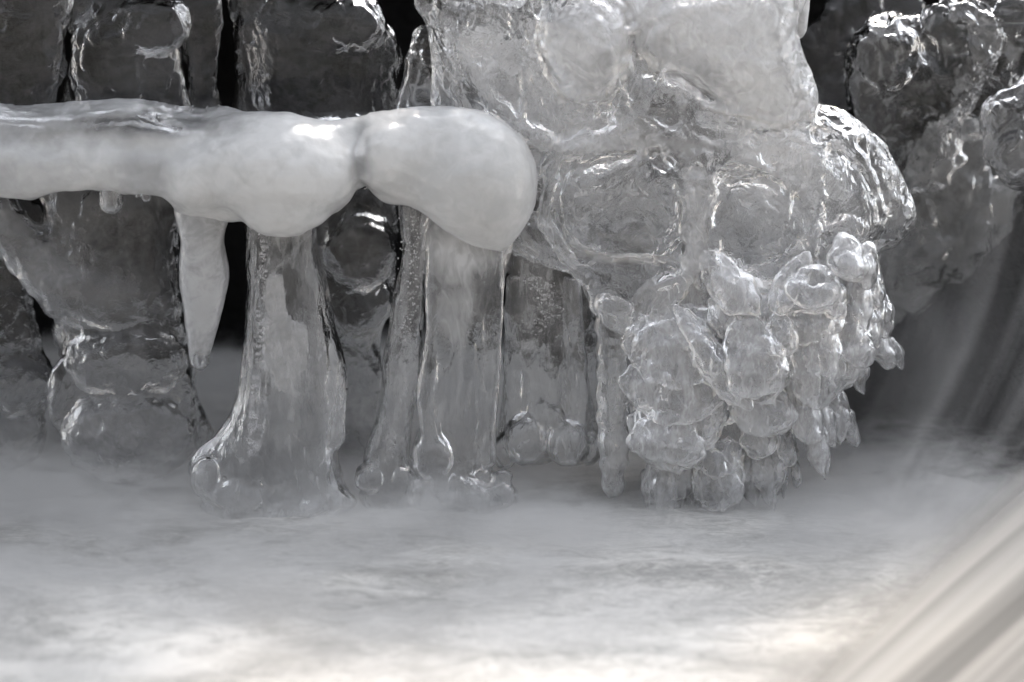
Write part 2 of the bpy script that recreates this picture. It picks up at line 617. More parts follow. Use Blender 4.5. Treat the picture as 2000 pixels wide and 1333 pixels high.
def m_veil():
    t = NT('thin_water_veil')
    uv = t.n('ShaderNodeUVMap').outputs[0]
    mp = t.n('ShaderNodeMapping', {'Vector': uv, 'Scale': (5, 0.35, 1)}).outputs[0]
    mp2 = t.n('ShaderNodeMapping', {'Vector': uv, 'Scale': (16, 0.6, 1)}).outputs[0]
    f = t.math('ADD', t.math('MULTIPLY', t.noise(mp, 1, 3, 0.5, 0.3), 0.7), t.math('MULTIPLY', t.noise(mp2, 1, 3, 0.6), 0.3))
    foam = t.ramp(f, 0.34, 0.8, 0.03, 0.26)
    df = t.n('ShaderNodeBsdfDiffuse', {'Color': (0.7, 0.7, 0.7, 1)}).outputs[0]
    tp = t.n('ShaderNodeBsdfTransparent').outputs[0]
    t.link(t.mixs(foam, tp, df), t.out.inputs['Surface'])
    return t.m


M_VEIL = m_veil()


def m_mist(name):
    """spray lying on the water: thick at the surface, torn and thin a hand above it"""
    t = NT(name)
    g = t.n('ShaderNodeNewGeometry').outputs['Position']
    z = t.n('ShaderNodeSeparateXYZ', {'Vector': g}).outputs[2]
    n1 = t.noise(t.pos((0.6, 1, 1.4)), 9, 3, 0.55, 0.6)
    n2 = t.noise(t.pos((0.5, 1.2, 1.8), (0, 0.15, 0)), 42, 4, 0.65, 1.6)
    n = t.math('ADD', t.math('MULTIPLY', n1, 0.52), t.math('MULTIPLY', n2, 0.48))
    yy = t.n('ShaderNodeSeparateXYZ', {'Vector': g}).outputs[1]
    lift = t.math('MULTIPLY', t.ramp(yy, -0.40, -0.03, 0.12, 1.0), t.ramp(yy, 0.16, 0.36, 1.0, 0.55))
    xx = t.n('ShaderNodeSeparateXYZ', {'Vector': g}).outputs[0]
    dip = t.ramp(t.math('ABSOLUTE', t.math('SUBTRACT', xx, 0.2), 0), 0.06, 0.24, 0.3, 1.0)
    lift = t.math('MULTIPLY', lift, dip)
    top = t.math('MULTIPLY', t.ramp(n, 0.39, 0.62, 0.002, 0.090), lift)
    h = t.n('ShaderNodeClamp', {'Value': t.math('SUBTRACT', 1.0, t.math('DIVIDE', z, top))}).outputs[0]
    d = t.math('MULTIPLY', t.math('MULTIPLY', h, h), 52.0)
    v = t.n('ShaderNodeVolumePrincipled', {'Color': (0.73, 0.732, 0.736, 1), 'Density': d, 'Anisotropy': 0.0})
    t.link(v.outputs[0], t.out.inputs['Volume'])
    return t.m


M_MIST = m_mist('spray_mist')


def m_plain(name, c, rough=0.4):
    t = NT(name)
    s = t.n('ShaderNodeBsdfPrincipled', {'Base Color': c + (1,), 'Roughness': rough})
    t.link(s.outputs[0], t.out.inputs['Surface'])
    return t.m


def m_bubble():
    t = NT('air_bubble')
    s = t.n('ShaderNodeBsdfPrincipled', {'Base Color': (0.9, 0.9, 0.92, 1), 'Roughness': 0.05, 'IOR': 1.31, 'Transmission Weight': 0.45})
    t.link(s.outputs[0], t.out.inputs['Surface'])
    return t.m


M_BUB = m_bubble()
M_BANK = m_plain('added_bank_dark', (0.06, 0.055, 0.045), 0.9)
M_DIRT = m_plain('dirt_speck', (0.05, 0.035, 0.02), 0.8)

# ------------------------------------------------------------------ structure: rock, water
def sheet(name, X, Y, Z, uv=None):
    n, m = X.shape
    V = np.stack([X, Y, Z], -1).reshape(-1, 3)
    i = np.arange(n * m).reshape(n, m)
    Q = np.stack([i[:-1, :-1], i[1:, :-1], i[1:, 1:], i[:-1, 1:]], -1).reshape(-1, 4)
    me = to_mesh(name, V, Q)
    if uv is not None:
        l = me.uv_layers.new(name='UVMap')
        l.data.foreach_set('uv', uv.reshape(-1, 2)[Q.ravel()].astype(np.float32).ravel())
    return me


# rock face behind the ice; unseen overhang and crest added to shade the ice
xs, tt = np.meshgrid(np.linspace(-3, 3, 200), np.linspace(0, 1, 110), indexing='ij')
prof = np.array([(0.55, -0.25), (0.60, 0.2), (0.60, 0.45), (0.40, 0.58), (0.05, 0.61), (-0.05, 0.67), (-0.01, 0.80), (0.16, 0.94), (0.34, 1.06), (1.0, 1.16), (3.0, 1.2)])
pk = np.linspace(0, 1, len(prof))
open_prof = np.array([(0.55, -0.25), (0.60, 0.2), (0.60, 0.45), (0.58, 0.60), (0.55, 0.72), (0.53, 0.84), (0.52, 0.98), (0.54, 1.12), (0.60, 1.19), (1.2, 1.22), (3.0, 1.24)])
side = np.clip((xs + 0.22) / 0.22, 0, 1)
side = side * side * (3 - 2 * side)          # the added overhang ends left of the ice dome to leave it brighter
py = np.interp(tt, pk, prof[:, 0]) * (1 - side) + np.interp(tt, pk, open_prof[:, 0]) * side
pz = np.interp(tt, pk, prof[:, 1]) * (1 - side) + np.interp(tt, pk, open_prof[:, 1]) * side
q = np.stack([xs.ravel() * 3, py.ravel() * 3, pz.ravel() * 3], 1)
pz = pz - 0.24 * np.exp(-((xs - 0.42) / 0.15) ** 2) * np.clip((tt - 0.55) / 0.15, 0, 1)   # notch added in the unseen crest to let sun onto the dome
wob = fbm(q, 4).reshape(xs.shape)
wob2 = fbm(q + 40, 4).reshape(xs.shape)
me = sheet('rock_face', xs, py + 0.09 * wob, pz + 0.07 * wob2)
struct(obj('rock_face', me, M_ROCK))
# unseen wooded bank added behind the viewer to put dark contrast in reflections
xs2, t2 = np.meshgrid(np.linspace(-22, 22, 90), np.linspace(0, 1, 24), indexing='ij')
q = np.stack([xs2.ravel() * 0.5, t2.ravel() * 4, t2.ravel() * 0], 1)
wob = fbm(q, 4).reshape(xs2.shape)
me = sheet('added_bank', xs2, -6.0 - 3.0 * t2 + 0.8 * wob - 0.01 * xs2 ** 2, -0.2 + 6.0 * t2 * (1 + 0.5 * fbm(np.stack([xs2.ravel() * 0.7, xs2.ravel() * 0, xs2.ravel() * 0], 1), 3).reshape(xs2.shape)))
struct(obj('added_bank', me, M_BANK))

# pool
gx = np.concatenate([np.linspace(-25, -1.2, 24), np.linspace(-1.1, 1.1, 420), np.linspace(1.2, 25, 24)])
gy = np.concatenate([np.linspace(-25, -1.4, 24), np.linspace(-1.3, 0.5, 340), np.linspace(0.6, 1.3, 6)])
GX, GY = np.meshgrid(gx, gy, indexing='ij')
p = np.stack([GX.ravel(), GY.ravel(), np.zeros(GX.size)], 1)
hz = 0.010 * fbm(p * np.array([5, 8, 1]), 3) + 0.004 * fbm(p * np.array([16, 28, 1]) + 7, 3)
hz = hz.reshape(GX.shape) * (np.abs(GX) < 2) * (GY > -2)
struct(obj('water', sheet('water', GX, GY, hz - 0.004), M_WATER))

# ------------------------------------------------------------------ ice, left
def pad(pts, m):
    a = np.array([p[:2] for p in pts], float)
    return (a[:, 0].min() - m, a[:, 0].max() + m), (a[:, 1].min() - m, a[:, 1].max() + m)


def poly_ice(name, pts, d, h=4.0, front=1.0, back=1.0, depth=None, noise=(), extra=None, tmax=None, lean=0.0, milk=None):
    bu, bv = pad(pts, 22)
    rad = depth or 0.5 * min(bu[1] - bu[0], bv[1] - bv[0]) * max(front, back)
    f = Field((bu, bv, (-rad - 12, rad + 12)), h)
    f.poly(pts, 0, front=front, back=back, tmax=tmax, lean=lean)
    if extra:
        extra(f)
    return f.mesh(name, d, noise, milk)


NZ_DARK = (('fbm', 60, 10), ('ridge', 34, 3.5, (1, 0.7, 1)), ('fbm', 14, 1.6))
NZ_CAP = (('fbm', 70, 6), ('fbm', 22, 1.0))
NZ_CLEAR = (('fbm', 60, 5, (1, 0.5, 1)), ('ridge', 30, 2.4, (1, 0.3, 1)), ('fbm', 16, 0.8))

G_BACK = 'dark ice columns behind the ledge'
back_cols = [
    ('clear dark ice column at the far left edge standing on the ledge', 0.05,
     [(-60, -60), (128, -60), (134, 60), (128, 140), (112, 190), (104, 236), (112, 270), (-60, 275)]),
    ('broad dark smoky ice column standing on the ledge beside its narrow neighbour', 0.07,
     [(126, -60), (345, -60), (352, 40), (350, 90), (362, 150), (376, 210), (410, 262), (110, 268), (118, 190), (136, 100), (130, 30)]),
    ('narrow ice column beside the tall black gap', 0.085,
     [(342, -60), (420, -60), (415, 40), (425, 110), (428, 175), (440, 225), (445, 262), (370, 262), (364, 150), (350, 60)]),
    ('wide dark ice column between the tall black gap and the big ice dome', 0.10,
     [(456, -60), (728, -60), (745, 20), (788, 105), (778, 160), (786, 225), (790, 275), (470, 275), (462, 150), (456, 60)]),
]
for lab, d, pts in back_cols:
    cu = 0.5 * (min(p[0] for p in pts[-4:]) + max(p[0] for p in pts[-6:]))
    hw = 0.5 * (max(p[0] for p in pts) - min(p[0] for p in pts))
    us = [p[0] for p in pts if p[1] > 200]
    cu, hw = 0.5 * (min(us) + max(us)), 0.5 * (max(us) - min(us))
    fl = (lambda f, cu=cu, hw=hw: (f.blob((cu, 262, -60), (hw * 1.02, 46, 74), 34), f.blob((cu - hw * 0.3, 120, -hw * 0.3), (hw * 0.5, 120, hw * 0.3), 20), f.blob((cu + hw * 0.3, 40, -hw * 0.3), (hw * 0.5, 60, hw * 0.34), 20)))
    me = poly_ice('ice_column', pts, d, 4.5, 0.55, 0.5, noise=NZ_DARK, extra=fl, milk=spots((cu, 262, hw * 1.2, 40, 0.35)))
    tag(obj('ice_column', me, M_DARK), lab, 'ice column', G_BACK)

# lower columns behind the pillars
low_far = [(-60, 380), (60, 392), (84, 420), (70, 520), (66, 590), (76, 650), (90, 695), (108, 725), (100, 770), (84, 810), (90, 850), (60, 900), (-60, 900)]
me = poly_ice('ice_column', low_far, 0.07, 4.5, 0.6, 0.5, noise=NZ_DARK,
              extra=lambda f: f.blob((45, 745, -20), (62, 60, 50), 14, 20))
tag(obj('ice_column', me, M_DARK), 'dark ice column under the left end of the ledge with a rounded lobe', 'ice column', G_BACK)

low_left = [(92, 350), (350, 350), (352, 440), (352, 560), (366, 640), (380, 700), (384, 760), (396, 800), (412, 850), (385, 895), (280, 925), (200, 912), (155, 885), (104, 825), (100, 785), (120, 710), (104, 640), (110, 580), (92, 490), (88, 420)]


def low_left_extra(f):
    f.rope([(-10, 400, -20, 44), (60, 488, -30, 48), (130, 556, -40, 54), (230, 580, -35, 60), (300, 560, -20, 50)], 26)
    f.blob((255, 690, -62), (118, 70, 50), 10)
    f.blob((130, 745, -50), (30, 62, 30), 8, 12)
    f.blob((260, 835, -60), (130, 90, 60), 16)
    f.blob((365, 760, -40), (22, 60, 30), 10, -10)
    f.blob((165, 872, -70), (16, 24, 14), 4)


f = Field(((-70, 440), (330, 945), (-150, 110)), 4.5)
f.poly(low_left, 0, front=0.6, back=0.5)
low_left_extra(f)
me = f.mesh('ice_column', 0.07, NZ_DARK, spots((20, 430, 60, 60, 0.4), (100, 520, 70, 60, 0.5), (210, 570, 90, 60, 0.4), (250, 850, 160, 70, 0.35)))
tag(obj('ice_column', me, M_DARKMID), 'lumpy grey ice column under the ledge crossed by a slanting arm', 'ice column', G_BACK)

low_mid = [(600, 390), (700, 355), (768, 385), (778, 470), (774, 520), (766, 560), (770, 600), (750, 632), (742, 670), (748, 720), (744, 790), (735, 880), (700, 930), (610, 930), (600, 700)]
me = poly_ice('ice_column', low_mid, 0.10, 4.5, 0.6, 0.5, noise=NZ_DARK,
              extra=lambda f: (f.blob((705, 480, -40), (68, 75, 50), 14), f.blob((700, 610, -35), (50, 40, 40), 10), f.blob((742, 585, -40), (22, 40, 24), 6, 20)))
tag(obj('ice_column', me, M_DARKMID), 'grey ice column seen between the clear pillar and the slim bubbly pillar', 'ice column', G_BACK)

# white ledge
ledge_pts = [(-70, 226), (20, 230), (105, 226), (180, 216), (245, 212), (320, 230), (390, 238), (445, 226), (530, 221), (590, 229), (640, 238), (690, 232), (720, 240), (722, 330), (708, 364), (694, 366), (680, 392), (658, 411), (622, 420), (596, 434), (562, 452), (530, 456), (505, 446), (480, 433), (440, 431), (400, 430), (350, 414), (330, 392), (285, 374), (242, 379), (222, 371), (200, 373), (150, 363), (110, 370), (60, 389), (20, 381), (-70, 372)]
cap_pts = [(700, 240), (760, 216), (840, 211), (920, 215), (975, 235), (1020, 270), (1044, 320), (1048, 380), (1032, 430), (1006, 470), (985, 490), (950, 486), (900, 467), (850, 432), (805, 402), (762, 398), (736, 386), (716, 360), (698, 320)]
f = Field(((-80, 1075), (160, 520), (-170, 170)), 4.0)
f.poly(ledge_pts, 0, front=0.8, back=1.3, tmax=64)
f.poly(cap_pts, 12, front=0.95, back=1.1)
f.blob((930, 345, -40), (96, 104, 80), 24, 35)
f.blob((760, 300, -55), (60, 62, 40), 24)
f.blob((545, 325, -42), (150, 96, 96), 34, 6)
f.blob((560, 400, -50), (80, 50, 64), 26)
f.blob((395, 340, -30), (70, 66, 70), 26)
for (u, v, r) in ((60, 330, 45), (160, 318, 42), (235, 322, 36), (300, 330, 34), (10, 320, 44)):
    f.blob((u, v, -40), (r * 1.4, r, r * 0.8), 30)
f.rope([(-90, 262, 40, 34), (100, 256, 60, 36), (260, 250, 70, 34), (420, 254, 70, 26)], 60)
me = f.mesh('ice_ledge', -0.005, NZ_CAP, spots((80, 236, 300, 40, -0.4), (60, 330, 140, 60, -0.25), (290, 345, 60, 60, -0.35), (708, 300, 22, 70, -0.5), (320, 235, 160, 26, -0.5)))  # negative spots along the top put its shadowy grey in as clearer ice
ledge = thing('ice_ledge', 'white milky ice ledge from the left edge to its two big rounded bulges', 'ice ledge', W(350, 380, -0.005))
obj('ledge_body', me, M_CAP, ledge)

# icicle
icl = [(344, 395), (442, 400), (438, 470), (447, 530), (441, 580), (426, 640), (411, 690), (407, 712), (393, 723), (376, 716), (368, 690), (358, 605), (350, 540), (352, 470)]
me = poly_ice('icicle', icl, -0.005, 3.0, noise=(('fbm', 50, 3), ('fbm', 14, 0.7)), milk=spots((392, 705, 26, 26, -0.75)))
ic = thing('icicle', 'frosted icicle hanging from the ledge beside the black gap, with a clear tip', 'icicle', W(393, 722, -0.005))
obj('icicle_body', me, M_MILKY, ic)
tp = Field(((365, 420), (670, 735), (-26, 26)), 2.2)
tp.rope([(391, 692, 0, 18), (391, 710, 0, 13.5)])
obj('icicle_tip', tp.mesh('icicle_tip', -0.005), M_CLEAR, ic)
drop = Field(((180, 258), (340, 435), (-45, 45)), 2.5)
drop.rope([(218, 350, 0, 25), (218, 394, 0, 24)])
tag(obj('ice_drop', drop.mesh('ice_drop', -0.01, (('fbm', 30, 1.2),)), M_CLEAR), 'short rounded clear drop of ice hanging below the ledge', 'ice drop', 'ice drops under the ledge')
for k, (u, v, r) in enumerate(((268, 378, 9), (284, 384, 12))):
    dr = Field(((u - 30, u + 30), (v - 40, v + 30), (-28, 28)), 2.5)
    dr.rope([(u, v - 18, 0, r), (u + 2, v + 2, 0, r * 0.8)])
    tag(obj('ice_drop', dr.mesh('ice_drop', -0.012, (('fbm', 16, 1.0),)), M_CLEAR),
        ('tiny ice bead under the ledge nearest the short rounded drop', 'tiny ice bead under the ledge nearest the frosted icicle')[k], 'ice drop', 'ice drops under the ledge')


# ------------------------------------------------------------------ pillars
def foot(f, u0, u1, v, w, n, seed, r=(12, 26)):
    g = np.random.default_rng(seed)
    for i in range(n):
        q = g.uniform(*r)
        f.blob((g.uniform(u0, u1), v + g.normal() * 18, w + g.uniform(-22, 18)), (q * g.uniform(0.8, 1.5), q * g.uniform(0.6, 1.3), q), 16, g.uniform(-40, 40))


def spheres(name, pts, rad):
    """many small low-poly balls joined"""
    t = (1 + 5 ** 0.5) / 2
    v = np.array([(-1, t, 0), (1, t, 0), (-1, -t, 0), (1, -t, 0), (0, -1, t), (0, 1, t), (0, -1, -t), (0, 1, -t), (t, 0, -1), (t, 0, 1), (-t, 0, -1), (-t, 0, 1)]) / math.hypot(1, t)
    fc = np.array([(0, 11, 5), (0, 5, 1), (0, 1, 7), (0, 7, 10), (0, 10, 11), (1, 5, 9), (5, 11, 4), (11, 10, 2), (10, 7, 6), (7, 1, 8), (3, 9, 4), (3, 4, 2), (3, 2, 6), (3, 6, 8), (3, 8, 9), (4, 9, 5), (2, 4, 11), (6, 2, 10), (8, 6, 7), (9, 8, 1)])
    V = (v[None] * rad[:, None, None] * np.array([1, 1, 1.3]) + pts[:, None]).reshape(-1, 3)
    Fc = (fc[None] + 12 * np.arange(len(pts))[:, None, None]).reshape(-1, 3)
    return to_mesh(name, V, Fc)


def bubbles(parent, path, width, depth, n, d, rr=(1.2, 2.8), name='air_bubbles'):
    path = np.array(path, float)
    t = RNG.random(n) * (len(path) - 1)
    i = np.minimum(t.astype(int), len(path) - 2)
    c = path[i] + (path[i + 1] - path[i]) * (t - i)[:, None]
    u = c[:, 0] + RNG.normal(size=n) * width * 0.5
    v = c[:, 1] + RNG.normal(size=n) * 4
    w = RNG.uniform(-depth, depth, n)
    rad = RNG.uniform(rr[0], rr[1], n) * S
    o = obj(name, spheres(name, W(u, v, d, w), rad), M_BUB, parent)
    o['kind'] = 'stuff'
    return o


pil = [(488, 405), (612, 400), (620, 480), (640, 560), (656, 640), (671, 700), (678, 740), (673, 820), (661, 880), (668, 920), (676, 965), (660, 1005), (600, 1020), (540, 1005), (490, 982), (430, 968), (382, 944), (369, 910), (386, 878), (421, 848), (450, 800), (466, 740), (476, 660), (483, 560)]


def pil_extra(f):
    f.blob((408, 915, -50), (30, 40, 30), 10, 10)
    f.blob((480, 945, -56), (26, 34, 26), 10)
    f.blob((540, 985, -10), (150, 34, 62), 34)
    foot(f, 400, 665, 968, -48, 30, 3, (10, 26))
    f.rope([(655, 690, -10, 14), (668, 760, -20, 16), (655, 850, -30, 20)], 10)


me = poly_ice('pillar', pil, 0.0, 4.0, 0.75, 0.7, depth=130, noise=NZ_CLEAR, extra=pil_extra, milk=spots((560, 420, 90, 45, 0.4), (650, 720, 20, 140, 0.2), (600, 1000, 90, 40, 0.3)))
pillar = thing('ice_pillar', 'tall clear ice pillar widening to a broad foot, bubbles along its left side', 'ice pillar', W(530, 1000, 0.0), 'ice pillars standing in the mist')
obj('shaft', me, M_CLEAR, pillar)
bubbles(pillar, [(507, 440), (503, 560), (498, 660), (493, 740), (487, 800), (486, 860), (480, 900)], 11, 24, 420, 0.0)
# opaque frozen slush inside the pillar
sl = [(505, 560), (545, 545), (560, 620), (600, 640), (604, 690), (592, 740), (575, 775), (555, 770), (540, 765), (530, 772), (512, 745), (502, 700)]
me = poly_ice('slush', sl, 0.0, 3.0, 0.35, 0.35, noise=(('fbm', 30, 5), ('ridge', 18, 3)))
obj('slush_core', me, M_MILKY, pillar)

p2 = [(780, 380), (838, 400), (836, 480), (833, 560), (826, 650), (822, 740), (806, 830), (800, 900), (806, 970), (752, 985), (716, 945), (711, 885), (735, 812), (746, 740), (756, 650), (770, 560), (788, 490)]
me = poly_ice('pillar', p2, 0.005, 3.5, 0.9, 0.8, depth=70, noise=NZ_CLEAR, extra=lambda f: (f.blob((765, 965, -6), (62, 34, 44), 26), foot(f, 720, 805, 945, -25, 14, 5, (10, 22))))
pl2 = thing('ice_pillar', 'slim bubbly ice pillar leaning under the rounded white cap', 'ice pillar', W(760, 985, 0.005), 'ice pillars standing in the mist')
obj('shaft', me, M_CLEAR, pl2)
bubbles(pl2, [(812, 430), (805, 520), (795, 640), (785, 760), (770, 850), (765, 900)], 24, 18, 420, 0.005, (0.8, 1.9))

p3 = [(832, 400), (990, 440), (986, 560), (978, 680), (968, 800), (956, 900), (990, 950), (985, 985), (850, 985), (800, 925), (815, 840), (832, 750), (838, 600)]


def p3_extra(f):
    f.rope([(850, 500, -26, 16), (846, 640, -28, 16), (836, 760, -34, 20), (840, 860, -40, 22)], 16)
    f.blob((845, 880, -48), (40, 44, 30), 10)
    f.blob((900, 965, -10), (100, 34, 56), 30)
    foot(f, 815, 985, 945, -42, 26, 8, (10, 24))
    f.rope([(925, 560, -34, 12), (918, 700, -36, 13), (926, 800, -34, 12), (918, 900, -36, 16)], 8)
    f.rope([(975, 500, -30, 12), (970, 640, -30, 12), (958, 790, -30, 14), (948, 890, -30, 20)], 8)


me = poly_ice('pillar', p3, 0.008, 4.0, 0.6, 0.6, depth=130, noise=NZ_CLEAR, extra=p3_extra, milk=spots((910, 480, 90, 60, 0.5), (900, 600, 50, 80, 0.25), (900, 960, 100, 40, 0.3), (925, 740, 18, 120, -0.4)))
pl3 = thing('ice_pillar', 'broad clear ice pillar with a wavy dark crack below the rounded white cap', 'ice pillar', W(900, 985, 0.008), 'ice pillars standing in the mist')
obj('shaft', me, M_CLEAR, pl3)

p4 = [(985, 420), (1140, 470), (1112, 580), (1118, 680), (1150, 740), (1168, 860), (1110, 885), (1060, 905), (1000, 900), (972, 860), (980, 780), (990, 680), (986, 580)]


def p4_extra(f):
    f.blob((1028, 842, -52), (42, 50, 40), 7, 12)
    f.blob((1108, 852, -50), (42, 44, 40), 7, -10)
    f.blob((1066, 796, -46), (36, 26, 26), 8, 20)
    f.blob((985, 870, -40), (26, 34, 26), 10)
    f.blob((1150, 868, -34), (24, 30, 24), 10)
    for q in range(6):
        f.rope([(1000 + q * 24, 540, -26, 13), (998 + q * 27, 700, -32, 14), (998 + q * 28, 830, -30, 12)], 8)
    f.rope([(1004, 600, -24, 20), (1050, 770, -34, 22)], 12)
    f.rope([(1108, 600, -22, 20), (1078, 770, -34, 20)], 12)
    f.blob((1060, 680, -28), (34, 90, 30), 12)


me = poly_ice('pillar', p4, 0.03, 4.0, 0.6, 0.6, depth=130, noise=NZ_CLEAR, extra=p4_extra)
pl4 = thing('ice_pillar', 'short ice pillar ending in two round knobs right of the broad clear pillar', 'ice pillar', W(1060, 905, 0.03), 'ice pillars standing in the mist')
obj('shaft', me, M_CLEAR, pl4)
bubbles(pl4, [(1020, 540), (1060, 560), (1075, 600), (1050, 650)], 28, 26, 300, 0.03, (0.8, 1.8))

p45 = [(1096, 560), (1130, 540), (1160, 560), (1172, 700), (1176, 800), (1168, 880), (1140, 905), (1110, 880), (1108, 740)]
me = poly_ice('hanging_ice', p45, 0.035, 4.0, 0.8, 0.7, noise=NZ_CLEAR)
tag(obj('hanging_ice', me, M_CLEAR), 'recessed clear ice strip tucked behind the straight slim ice stick', 'icicle')
p5 = [(1168, 580), (1238, 600), (1234, 700), (1233, 800), (1230, 880), (1222, 935), (1216, 968), (1200, 974), (1184, 970), (1173, 920), (1166, 800), (1164, 680)]
me = poly_ice('pillar', p5, -0.005, 3.5, 0.9, 0.8, noise=NZ_CLEAR + (('ring', 44, 2.2),))
tag(obj('hanging_ice', me, M_SCALE), 'straight slim ice stick hanging below the dome with its tip in the mist', 'icicle')

# ------------------------------------------------------------------ the dome
dome = thing('ice_dome', 'huge clear and milky ice dome bulging over the scaly ice fringe', 'ice dome', W(1300, 650, 0.02))
body = [(838, -70), (1535, -70), (1548, 60), (1578, 130), (1592, 196), (1640, 214), (1692, 250), (1732, 300), (1766, 350), (1784, 400), (1772, 448), (1746, 478), (1712, 492), (1700, 545), (1640, 600), (1540, 640), (1400, 620), (1330, 600), (1262, 648), (1190, 625), (1160, 560), (1128, 535), (1060, 520), (1000, 480), (985, 380), (930, 300), (850, 240), (842, 150), (838, 60)]
f = Field(((810, 1815), (-60, 690), (-200, 130)), 4.2)
f.poly(body, 0, front=0.55, back=0.5, tmax=100)
LOBES = [(1215, 385, 118, 98), (1235, 560, 92, 78), (1470, 470, 104, 126), (1625, 405, 62, 96), (1290, 195, 70, 46), (1560, 330, 70, 60), (960, 150, 60, 120), (1400, 290, 110, 46)]
f.poly([(1200, 300), (1310, 310), (1340, 420), (1310, 490), (1200, 486), (1110, 450), (1095, 350)], 18, w0=-58, front=0.75, back=0.6)
f.blob((1215, 385, -118), (74, 50, 22), 30, sub=True, rot=20)
f.poly([(1130, 535), (1160, 490), (1300, 490), (1330, 560), (1262, 648), (1190, 628)], 8, w0=-48, front=0.8, back=0.6)
f.poly([(1390, 370), (1470, 345), (1560, 380), (1580, 480), (1530, 590), (1430, 590), (1380, 500)], 18, w0=-66, front=0.6, back=0.6)
f.poly([(1590, 320), (1640, 300), (1700, 380), (1690, 460), (1620, 470), (1580, 420)], 8, w0=-56, front=0.8, back=0.6)
f.poly([(1640, 215), (1700, 260), (1784, 400), (1772, 450), (1720, 490), (1690, 460), (1720, 380), (1690, 300)], 5, w0=-10, front=1.0, back=1.0)
f.blob((1560, 320, -60), (90, 64, 40), 10, 30)
f.blob((1300, 190, -66), (90, 44, 34), 22, 25)
f.blob((1240, 210, -62), (50, 36, 30), 20, -20)
f.blob((1400, 285, -70), (120, 46, 36), 12, 8)
f.rope([(1310, 250, -84, 22), (1345, 380, -98, 20), (1350, 500, -96, 16), (1300, 590, -80, 14)], 12)
f.rope([(1370, 290, -92, 16), (1372, 420, -100, 18), (1392, 520, -96, 18), (1450, 590, -80, 14)], 10)
f.rope([(900, 60, -40, 18), (930, 150, -50, 16), (1000, 235, -62, 18), (1110, 284, -66, 18), (1220, 262, -72, 20), (1310, 236, -76, 18), (1400, 226, -78, 15), (1480, 262, -74, 14), (1570, 240, -70, 14)], 20)
f.rope([(860, -60, -30, 20), (872, 80, -34, 18), (900, 200, -36, 18)], 10)
f.rope([(1560, 250, -74, 14), (1592, 360, -92, 13), (1570, 480, -92, 13), (1500, 600, -76, 13)], 9)
f.rope([(1600, 230, -60, 14), (1680, 300, -60, 12), (1712, 400, -56, 12), (1690, 480, -50, 12)], 8)
f.rope([(1080, 300, -66, 14), (1062, 420, -70, 14), (1130, 520, -70, 13)], 10)
f.poly([(1225, -90), (1530, -90), (1548, 60), (1578, 132), (1591, 212), (1560, 234), (1500, 234), (1440, 216), (1385, 180), (1330, 140), (1272, 112), (1236, 60)], 8, w0=-70, front=0.7, back=0.8)
f.blob((1140, 70, -70), (88, 122, 84), 20, -8)
f.streams(LOBES, 110, 21, r=(5, 11), qq=(0.9, 1.9), span=(50, 170))
f.streams([(1450, 120, 220, 130), (1140, 90, 110, 130), (1350, 420, 260, 170), (1640, 380, 90, 130)], 40, 5, qq=(0.9, 1.35))
specks = []
for u, v in RNG.uniform((900, 60), (1700, 600), (90, 2)):
    w = f.front(u, v)
    if w is not None:
        specks.append((u, v, w - 0.5))
specks = np.array(specks)
NZ_DOME = (('fbm', 90, 6), ('ridge', 80, 4.0), ('fbm', 30, 1.8), ('ridge', 34, 1.6), ('lobes', LOBES, 1.2))
obj('dome_shell', f.mesh('dome_shell', 0.03, NZ_DOME, spots((1430, 60, 160, 140, 0.5), (1500, 170, 100, 70, 0.4), (1140, 90, 90, 110, 0.4), (1250, 10, 60, 100, 0.2),
    (1240, 262, 240, 26, 0.25), (1345, 420, 30, 150, 0.2), (1230, 484, 110, 14, 0.35))), M_DOME, dome)
o = obj('dirt_specks', spheres('dirt_specks', W(specks[:, 0], specks[:, 1], 0.03, specks[:, 2]), RNG.uniform(0.5, 1.5, len(specks)) * S), M_DIRT, dome)
o['kind'] = 'stuff'
core = [(880, -60), (1500, -60), (1530, 60), (1560, 180), (1640, 260), (1690, 380), (1640, 500), (1500, 580), (1400, 570), (1260, 590), (1170, 540), (1060, 470), (1010, 360), (960, 280), (890, 200)]
f = Field(((850, 1720), (-60, 620), (-110, 110)), 6.0)
f.poly(core, 0, front=0.4, back=0.35, tmax=90)
obj('milky_core', f.mesh('milky_core', 0.105, (('fbm', 80, 18), ('ridge', 44, 12), ('ridge', 18, 3))), M_CORE, dome)
side = [(840, 40), (812, 58), (796, 100), (786, 150), (776, 200), (774, 270), (880, 270), (880, 40)]
tag(obj('ice_lobe', poly_ice('ice_lobe', side, 0.05, 4.0, 0.7, 0.7, noise=NZ_DARK), M_DOME), 'upright ice lobe between the wide dark column and the ice dome', 'ice lobe')

# ------------------------------------------------------------------ scaly fringe below the dome
fringe = thing('ice_fringe', 'fringe of overlapping clear ice scales hanging from under the ice dome', 'ice fringe', W(1400, 1000, 0.0))


def tongue(u, v, rx, rz, rot, tip):
    """outline of one scale: rounded above, tip 0 round .. 1 pointed below"""
    out = []
    for k in range(18):
        a = 2 * math.pi * k / 18
        x, y = math.sin(a), -math.cos(a)
        if y > 0:
            x *= (1 - tip * y ** 1.5 * 0.8)
            y *= 1 + 0.25 * tip
        e = 1 + 0.08 * math.sin(2 * a + u) + 0.07 * math.sin(3 * a + v) + 0.035 * math.sin(5 * a + u + v)
        x, y = x * e, y * (e if y > 0 else 1.25 * e)
        c, s = math.cos(R(rot)), math.sin(R(rot))
        out.append((u + c * x * rx - s * y * rz, v + s * x * rx + c * y * rz))
    return out


